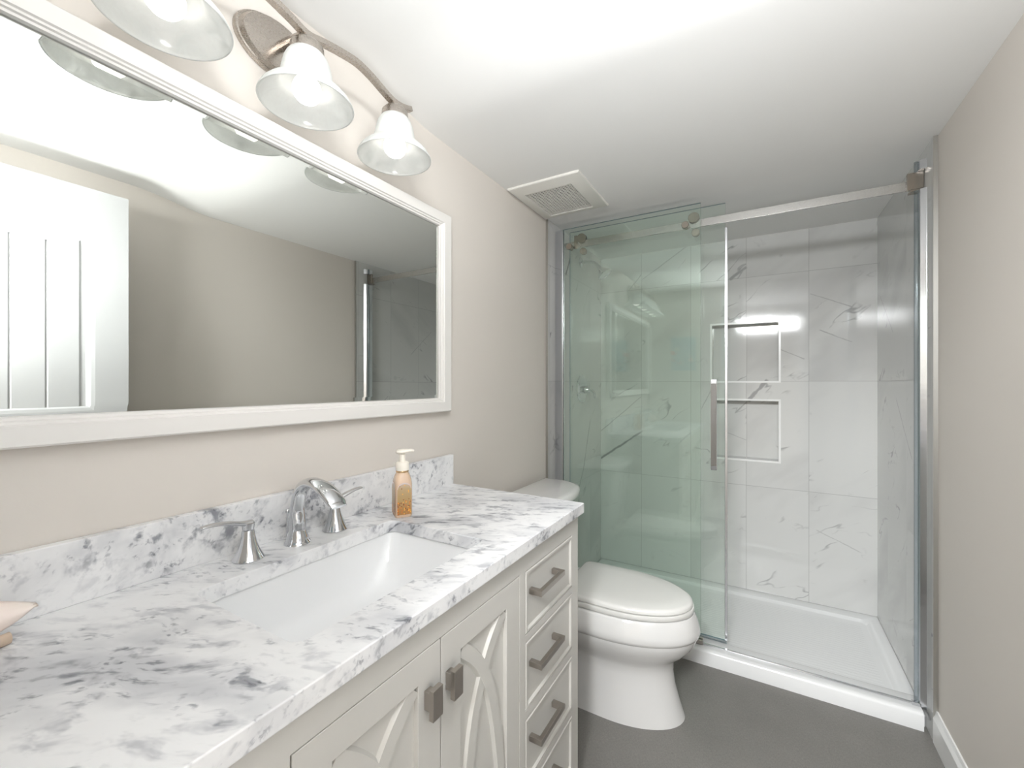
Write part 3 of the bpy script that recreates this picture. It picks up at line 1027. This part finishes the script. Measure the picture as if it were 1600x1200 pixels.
def tank_out(x0, xs, bow, hw, z, n=26, r=0.02):
    pts = [(x0, TYC - hw, z), (x0, TYC + hw, z)]
    for i in range(n + 1):
        t = 1 - 2 * i / n
        y = TYC + hw * t
        # bowed front with rounded ends
        pts.append((x0 + (xs - x0) * (1 - abs(t) ** 9 * 0.42) + bow * (1 - t * t), y, z))
    return pts


bm = B()
loft(bm, [tank_out(0.045, 0.19, 0.03, 0.205, 0.40), tank_out(0.04, 0.205, 0.035, 0.222, 0.55), tank_out(0.038, 0.215, 0.038, 0.235, 0.743)])
put('tank', bm, 'porcelain', toi, smooth=50, bevel=0.006, bseg=3)
bm = B()
loft(bm, [tank_out(0.032, 0.228, 0.044, 0.250, 0.7435), tank_out(0.030, 0.232, 0.046, 0.255, 0.750), tank_out(0.030, 0.232, 0.046, 0.255, 0.774), tank_out(0.034, 0.226, 0.044, 0.248, 0.7825), tank_out(0.045, 0.212, 0.040, 0.236, 0.7845)])
put('tank_lid', bm, 'porcelain', toi, smooth=60)
bm = B()
tube(bm, [(0.225, TYC - 0.17, 0.69), (0.262, TYC - 0.17, 0.69)], 0.011, 18)
tube(bm, bez([(0.262, TYC - 0.165, 0.69), (0.266, TYC - 0.13, 0.688), (0.270, TYC - 0.09, 0.682)], 14), [(0.008, 0.004)] * 15, 14)
put('flush_lever', bm, 'chrome', toi, smooth=50)

# ------------------------------------------------------------------ shower tray
PX0, PX1, PY0, PY1 = 0.0135, 1.5000, 2.095, 2.912
PXL = 1.5135
tray = thing('shower_tray', 'white low shower tray with a raised front curb', 'shower tray', (0.76, 2.5, 0.0))
bm = B()
nn = 10
# body: outer shell, curb, sloped inner walls, textured floor
IX0, IX1, IY0, IY1 = 0.075, 1.455, 2.235, 2.842
zr, zf, zc = 0.036, 0.020, 0.067
def R(x0, y0, x1, y1, z, r=0.02):
    return [(x, y, z) for x, y in rrect(x0, y0, x1, y1, r, 5)]
loft(bm, [R(PX0 + .002, PY0 + .03, PXL, PY1, 0.0, .012), R(PX0 + .002, PY0 + .03, PXL, PY1, zr, .012), R(PX0 + .004, PY0 + .034, PXL - .004, PY1 - .004, zr + .001, .012),
          R(IX0 - .012, IY0 - .012, IX1 + .012, IY1 + .012, zr - .003, .03), R(IX0, IY0, IX1, IY1, zf + .002, .03), R(IX0 + .006, IY0 + .006, IX1 - .006, IY1 - .006, zf, .03)], True, True)
# curb along the front
cp = [(PY0, 0.0), (PY0, 0.054), (PY0 + .003, 0.061), (PY0 + .009, 0.0655), (PY0 + .020, zc), (PY0 + .100, zc - .001), (PY0 + .108, zc - .004), (PY0 + .114, zc - .012), (PY0 + .124, zr - .002), (PY0 + .124, 0.0)]
prism(bm, cp, 'X', PX0, PX1)
put('tray_body', bm, 'acrylic', tray, smooth=35)
bm = B()
for i in range(0):
    pass
xs = [IX0 + 0.03 + k * 0.0125 for k in range(int((IX1 - IX0 - 0.06) / 0.0125))]
ys = [IY0 + 0.03 + k * 0.02 for k in range(int((IY1 - IY0 - 0.06) / 0.02))]
for yy in ys:
    v = [bm.verts.new(c) for c in ((IX0 + .03, yy - .006, zf + .0002), (IX1 - .03, yy - .006, zf + .0002), (IX1 - .03, yy, zf + .0010), (IX0 + .03, yy, zf + .0010),
                                   (IX1 - .03, yy + .006, zf + .0002), (IX0 + .03, yy + .006, zf + .0002))]
    bm.faces.new((v[0], v[1], v[2], v[3])); bm.faces.new((v[3], v[2], v[4], v[5]))
put('grip_texture', bm, 'acrylic', tray)
bm = B()
lathe(bm, [(0.0, 0.004), (0.04, 0.004), (0.045, 0.002), (0.046, -0.002)], (0.30, 2.54, zf), 'Z', 32)
put('drain', bm, 'chrome', tray, smooth=40)

# ------------------------------------------------------------------ glass enclosure
GA, GB, RY = 2.140, 2.200, 2.168
RZ0, RZ1 = 1.996, 2.031


def pane(x0, x1, y, z0, z1, th=0.0095):
    bm = B()
    fs = box(bm, (x0, y, z0), (x1, y + th, z1))
    for f in fs:
        n = f.normal if f.normal.length else None
        f.normal_update()
        if abs(f.normal.y) < 0.5:
            f.material_index = 1
    return bm


fixed = thing('fixed_shower_panel', 'fixed clear glass shower panel in front, clamped to the rail behind the toilet', 'glass panel', (0.40, GA, zc))
put('glass_pane', pane(0.046, 0.748, GA, zc + 0.004, 2.098), ['glass', 'glass_edge'], fixed)
for x, z in ((0.102, 1.996), (0.683, 2.003)):
    bm = B()
    lathe(bm, [(0.0, 0), (0.0155, 0), (0.0165, -0.002), (0.0165, -0.016), (0.0150, -0.0185), (0.0, -0.0185)], (x, GA, z), 'Y', 30)
    lathe(bm, [(0.0, 0), (0.012, 0), (0.012, 0.0155), (0.0, 0.0155)], (x, GA + 0.0082, z), 'Y', 20)
    put('standoff_cap', bm, 'nickel_shower', fixed, smooth=40)
bm = B(); box(bm, (0.725, GA - 0.012, zc), (0.757, GA + 0.02, zc + 0.0035)); box(bm, (0.725, GA - 0.012, zc), (0.757, GA - 0.0005, zc + 0.020)); box(bm, (0.725, GA + 0.0085, zc), (0.757, GA + 0.024, zc + 0.020))
put('bottom_guide', bm, 'nickel_dark', fixed, bevel=0.001)

sdoor = thing('sliding_shower_door', 'sliding clear glass shower door with long metal pull, slid open behind the fixed panel', 'shower door', (0.45, GB, zc))
put('glass_pane', pane(0.075, 0.846, GB, 0.078, 2.098), ['glass', 'glass_edge'], sdoor)
bm = B(); box(bm, (0.844, GB - 0.003, 0.080), (0.855, GB + 0.011, 1.984))
put('edge_strip', bm, 'satin_alu', sdoor, bevel=0.0015)
bm = B(); box(bm, (0.075, GB - 0.002, 0.052), (0.852, GB + 0.010, 0.0775))
for k in range(3):
    box(bm, (0.075, GB - 0.004, 0.055 + k * 0.007), (0.852, GB - 0.002, 0.0565 + k * 0.007))
put('bottom_seal', bm, 'clear_seal', sdoor)
bm = B()
hx0, hx1, hz0, hz1 = 0.789, 0.815, 0.868, 1.284
prism(bm, [(GB - 0.024, hz0 + 0.01), (GB - 0.050, hz0), (GB - 0.054, hz0 + 0.02), (GB - 0.058, (hz0 + hz1) / 2), (GB - 0.054, hz1 - 0.02), (GB - 0.050, hz1), (GB - 0.024, hz1 - 0.01), (GB - 0.036, hz1 - 0.03), (GB - 0.042, (hz0 + hz1) / 2), (GB - 0.036, hz0 + 0.03)], 'X', hx0, hx1)
for z in (hz0 + 0.03, hz1 - 0.03):
    lathe(bm, [(0.009, -0.038), (0.009, 0.0)], ((hx0 + hx1) / 2, GB, z), 'Y', 18, True, True)
put('pull_handle', bm, 'chrome', sdoor, bevel=0.002)
for x in (0.160, 0.716):
    bm = B()
    lathe(bm, [(0.0, 0.0), (0.0235, 0.0), (0.0245, 0.0015), (0.0245, 0.008), (0.0, 0.008)], (x, 2.1505, 2.040), 'Y', 34)
    lathe(bm, [(0.0, 0.0), (0.021, 0.0), (0.0245, 0.001), (0.0245, 0.003), (0.0125, 0.004), (0.0125, 0.013), (0.0245, 0.014), (0.0245, 0.017), (0.0, 0.018)], (x, 2.1585, 2.0405), 'Y', 30, mi=1)
    lathe(bm, [(0.008, 0), (0.008, 0.024)], (x, 2.1765, 2.0405), 'Y', 16, True, True)
    put('roller', bm, ['nickel_shower', 'black_rubber'], sdoor, smooth=40)
    bm = B()
    lathe(bm, [(0.0, 0.0), (0.0165, 0.0), (0.0175, 0.0015), (0.0175, 0.020), (0.0, 0.020)], (x + 0.008, 2.154, 1.9705), 'Y', 30)
    lathe(bm, [(0.007, 0), (0.007, 0.026)], (x + 0.008, 2.174, 1.9705), 'Y', 14, True, True)
    put('roller_guide', bm, 'nickel_shower', sdoor, smooth=40)

rail = thing('shower_rail', 'flat metal shower rail running the width of the opening', 'rail', (0.76, RY, RZ0))
bm = B(); box(bm, (0.018, RY - 0.004, RZ0), (1.508, RY + 0.006, RZ1))
put('bar', bm, 'rail_metal', rail, bevel=0.0008)
bm = B(); box(bm, (1.466, RY - 0.016, RZ0 - 0.004), (TX1 - 0.0005, RY - 0.0042, RZ1 + 0.026)); box(bm, (1.475, RY - 0.016, RZ0 - 0.010), (TX1 - 0.0005, RY + 0.022, RZ0 - 0.0005))
put('end_clamp', bm, 'nickel_shower', rail, bevel=0.0012)
bm = B(); box(bm, (0.0125, RY - 0.018, RZ0 - 0.022), (0.0185, RY + 0.020, RZ1 + 0.022))
put('wall_flange', bm, 'black_rubber', rail, bevel=0.001)
bm = B(); box(bm, (0.119, RY - 0.014, RZ0 - 0.008), (0.136, RY - 0.0045, RZ1 + 0.028)); box(bm, (0.1365, RY - 0.010, RZ1 + 0.004), (0.140, RY + 0.004, RZ1 + 0.022))
put('door_stop', bm, 'nickel_shower', rail, bevel=0.001)

lj = B(); prism(lj, [(TX0, 2.146), (0.058, 2.136), (0.062, 2.139), (0.0455, 2.1396), (0.0455, 2.1484), (0.062, 2.149), (0.062, 2.158), (TX0, 2.160)], 'Z', zc, 2.098)
tag(put('wall_channel', lj, 'satin_alu', bevel=0.0006), 'satin aluminium channel gripping the fixed glass panel against the left tiling', 'channel')
rj = thing('wall_bumper', 'satin aluminium bumper strip on the right shower wall below the rail clamp', 'bumper strip', (1.5, 2.14, zc))
bm = B()
for z0, z1 in ((zc, RZ0 - 0.0105), (RZ1 + 0.0265, 2.092)):
    prism(bm, [(TX1, 2.122), (1.498, 2.132), (1.494, 2.142), (1.494, 2.184), (TX1, 2.184)], 'Z', z0, z1)
put('strip_channel', bm, 'satin_alu', rj, bevel=0.0008)
bm = B()
for z0, z1 in ((zc, RZ0 - 0.0105), (RZ1 + 0.0265, 2.092)):
    prism(bm, [(1.4935, 2.142), (1.486, 2.142), (1.4835, 2.147), (1.486, 2.152), (1.4935, 2.152)], 'Z', z0, z1)
put('vinyl_bumper', bm, 'clear_seal', rj)
bm = B(); box(bm, (0.758, GA - 0.004, zc), (1.512, GA + 0.006, zc + 0.006)); box(bm, (1.475, GA - 0.010, zc), (1.5125, GA + 0.004, zc + 0.012))
tag(put('threshold_strip', bm, 'chrome', bevel=0.001), 'thin chrome water strip along the top of the shower curb', 'strip')

# ------------------------------------------------------------------ shower head and valve
sh = thing('overhead_shower', 'small round chrome shower head on a bent arm above the valve', 'shower head', (TX0, 2.527, 2.02))
bm = B()
lathe(bm, [(0.0, 0.0), (0.031, 0.0), (0.031, 0.003), (0.027, 0.007), (0.014, 0.010), (0.011, 0.012)], (TX0, 2.527, 2.022), 'X', 32)
put('wall_flange', bm, 'chrome', sh, smooth=40)
bm = B()
tube(bm, bez([(TX0, 2.527, 2.022), (0.05, 2.527, 2.022), (0.085, 2.527, 2.015), (0.112, 2.527, 1.998), (0.132, 2.527, 1.976)], 26), 0.0095, 18)
put('arm', bm, 'chrome', sh, smooth=60)
bm = B()
ax = Vector((0.60, 0.0, -0.80)).normalized()
e1 = Vector((0, 1, 0)); e2 = ax.cross(e1).normalized()
lathe(bm, [(0.0, -0.012), (0.012, -0.012), (0.015, -0.002), (0.013, 0.006), (0.016, 0.014), (0.030, 0.034), (0.042, 0.048), (0.0455, 0.056), (0.044, 0.062), (0.038, 0.063), (0.036, 0.059), (0.010, 0.058), (0.0, 0.060)], (0.132, 2.527, 1.974), (e1, e2, ax), 36)
put('spray_head', bm, 'chrome', sh, smooth=40)
va = thing('shower_valve', 'round chrome shower valve plate with a lever on the left tiling', 'shower valve', (TX0, 2.544, 1.232))
bm = B()
lathe(bm, [(0.0, 0.0), (0.088, 0.0), (0.089, 0.003), (0.086, 0.007), (0.078, 0.008), (0.074, 0.0115), (0.066, 0.0125), (0.0, 0.014)], (TX0, 2.544, 1.232), 'X', 48)
put('escutcheon', bm, 'chrome', va, smooth=35)
bm = B()
lathe(bm, [(0.024, 0.012), (0.023, 0.030), (0.020, 0.036), (0.019, 0.048), (0.015, 0.052), (0.0, 0.053)], (TX0, 2.544, 1.226), 'X', 28)
tube(bm, bez([(0.046, 2.546, 1.230), (0.068, 2.556, 1.226), (0.084, 2.572, 1.205), (0.086, 2.580, 1.175)], 22), [(0.011 - 0.004 * i / 22, 0.009 - 0.003 * i / 22) for i in range(23)], 16)
put('lever', bm, 'chrome', va, smooth=50)

# ------------------------------------------------------------------ soap pump bottle
bx, by = 0.135, 0.868
ang = math.radians(-32)
def br(w, d, z, r, n=6):
    out = []
    for x, y in rrect(-w, -d, w, d, r, n):
        out.append((bx + x * math.cos(ang) - y * math.sin(ang), by + x * math.sin(ang) + y * math.cos(ang), z))
    return out
soap = thing('soap_dispenser', 'peach and gold foaming soap bottle with cream pump on the worktop', 'soap bottle', (bx, by, CT))
bm = B()
loft(bm, [br(.0215, .0215, CT, .010), br(.0235, .0235, CT + .004, .011), br(.0238, .0238, CT + .05, .011), br(.0236, .0236, CT + .088, .012), br(.0222, .0222, CT + .101, .013), br(.0192, .0192, CT + .112, .014), br(.0165, .0165, CT + .119, .0155), br(.0160, .0160, CT + .127, .0155)])
put('bottle', bm, 'soap_body', soap, smooth=50)
# curved label on the two faces toward the room
def lab(bm, side, z0, z1, arch, off):
    c, s = math.cos(ang), math.sin(ang)
    n = 14
    vb, vt = [], []
    for i in range(n + 1):
        t = -1 + 2 * i / n
        a = t * 0.0188
        zt = z1 + (arch * (math.sqrt(max(0, 1 - t * t)) - 1))
        lx, ly = (0.0238 + off, a) if side == 'x' else (a, -(0.0238 + off))
        P = lambda z: (bx + lx * c - ly * s, by + lx * s + ly * c, z)
        vb.append(bm.verts.new(P(z0))); vt.append(bm.verts.new(P(zt)))
    for i in range(n):
        bm.faces.new((vb[i], vb[i + 1], vt[i + 1], vt[i]))
for side in ('x', 'y'):
    bm = B(); lab(bm, side, CT + 0.008, CT + 0.091, 0.016, 0.0004)
    o = put('label', bm, 'soap_label', soap)
    bm = B(); lab(bm, side, CT + 0.078, CT + 0.0945, 0.0165, 0.0003)
    put('label_arch', bm, 'lilac_label', o)
bm = B()
lathe(bm, [(0.0168, 0.0), (0.0175, 0.001), (0.0175, 0.004), (0.0168, 0.005)], (bx, by, CT + .120), 'Z', 32, True, True)
put('gold_band', bm, 'gold', soap, smooth=40)
bm = B()
lathe(bm, [(0.0, 0.0), (0.0175, 0.0), (0.0178, 0.002), (0.0178, 0.020), (0.0160, 0.0225), (0.0095, 0.0235), (0.0085, 0.028), (0.0080, 0.044), (0.0, 0.045)], (bx, by, CT + .1255), 'Z', 36)
p0 = Vector((bx, by, CT + .174))
dirv = Vector((0.80, 0.60, 0)).normalized()
hd = [p0 - dirv * 0.016 + Vector((0, 0, 0.000)), p0 - dirv * 0.012 + Vector((0, 0, .002)), p0 + Vector((0, 0, .003)), p0 + dirv * 0.014 + Vector((0, 0, .004)), p0 + dirv * 0.027 + Vector((0, 0, .005)), p0 + dirv * 0.032 + Vector((0, 0, .0035))]
tube(bm, hd, [(0.008, 0.004), (0.014, 0.0068), (0.0145, 0.0075), (0.010, 0.0055), (0.0062, 0.0042), (0.0045, 0.003)], 20)
put('pump', bm, 'white_plastic', soap, smooth=50)

# ------------------------------------------------------------------ sea shell at the left end of the worktop
shell = thing('sea_shell', 'pale pink sea shell ornament lying at the left end of the worktop', 'shell', (0.07, 0.10, CT))
bm = B()
sx, sy, sz = 0.075, 0.095, CT + 0.036
rings = []
# body whorl: a spindle along Y that tapers to a spire at one end and a canal at the other
for k in range(25):
    t = k / 24
    y = -0.085 + 0.132 * t
    r = 0.036 * math.sin(math.pi * min(1, max(0, t * 0.98 + 0.01))) ** 0.8 * (1.05 - 0.35 * t)
    r *= 1 + 0.10 * math.sin(t * 34)
    rings.append([(sx + r * math.cos(2 * math.pi * i / 30) * 1.05, sy + y + 0.006 * math.sin(2 * math.pi * i / 30 * 2), sz - 0.001 + r * 0.95 * math.sin(2 * math.pi * i / 30)) for i in range(30)])
loft(bm, rings, True, True)
put('whorl', bm, 'shell', shell, smooth=60)
bm = B()
# flared lip: a curved triangular sheet that reaches toward the sink
rows = []
for i in range(15):
    u = i / 14
    row = []
    for j in range(11):
        v = j / 10
        y = 0.066 + 0.121 * u
        top_z = CT + 0.092 - 0.030 * u ** 0.7 - 0.018 * u ** 2
        low_z = CT + 0.010 + 0.004 * u + 0.030 * u ** 4
        z = low_z + (top_z - low_z) * v
        x = 0.088 - 0.020 * (1 - u) * v + 0.014 * math.sin(math.pi * v) * (1 - 0.5 * u) - 0.010 * v
        row.append((x, y, z))
    rows.append(row)
loft(bm, rows, False, False, closed=False)
o = put('flared_lip', bm, 'shell', shell, smooth=180)
so = o.modifiers.new('thickness', 'SOLIDIFY'); so.thickness = 0.004
bm = B()
tube(bm, bez([(0.088, 0.080, CT + 0.0085), (0.096, 0.112, CT + 0.0085), (0.094, 0.140, CT + 0.0085), (0.088, 0.160, CT + 0.0085)], 16), [(0.010 * (1 - 0.4 * i / 16) , 0.0083) for i in range(17)], 14)
put('shell_foot', bm, 'shell_rim', shell, smooth=60)

# ------------------------------------------------------------------ picture on the doorway wall (seen reflected in the glass)
pic = thing('floral_picture', 'small soft floral canvas on the doorway wall, seen reflected in the glass', 'picture', (0.335, YN, 1.55))
bm = B(); box(bm, (0.225, YN + 0.0005, 1.39), (0.445, YN + 0.02, 1.71))
put('canvas', bm, 'painting', pic, bevel=0.002)
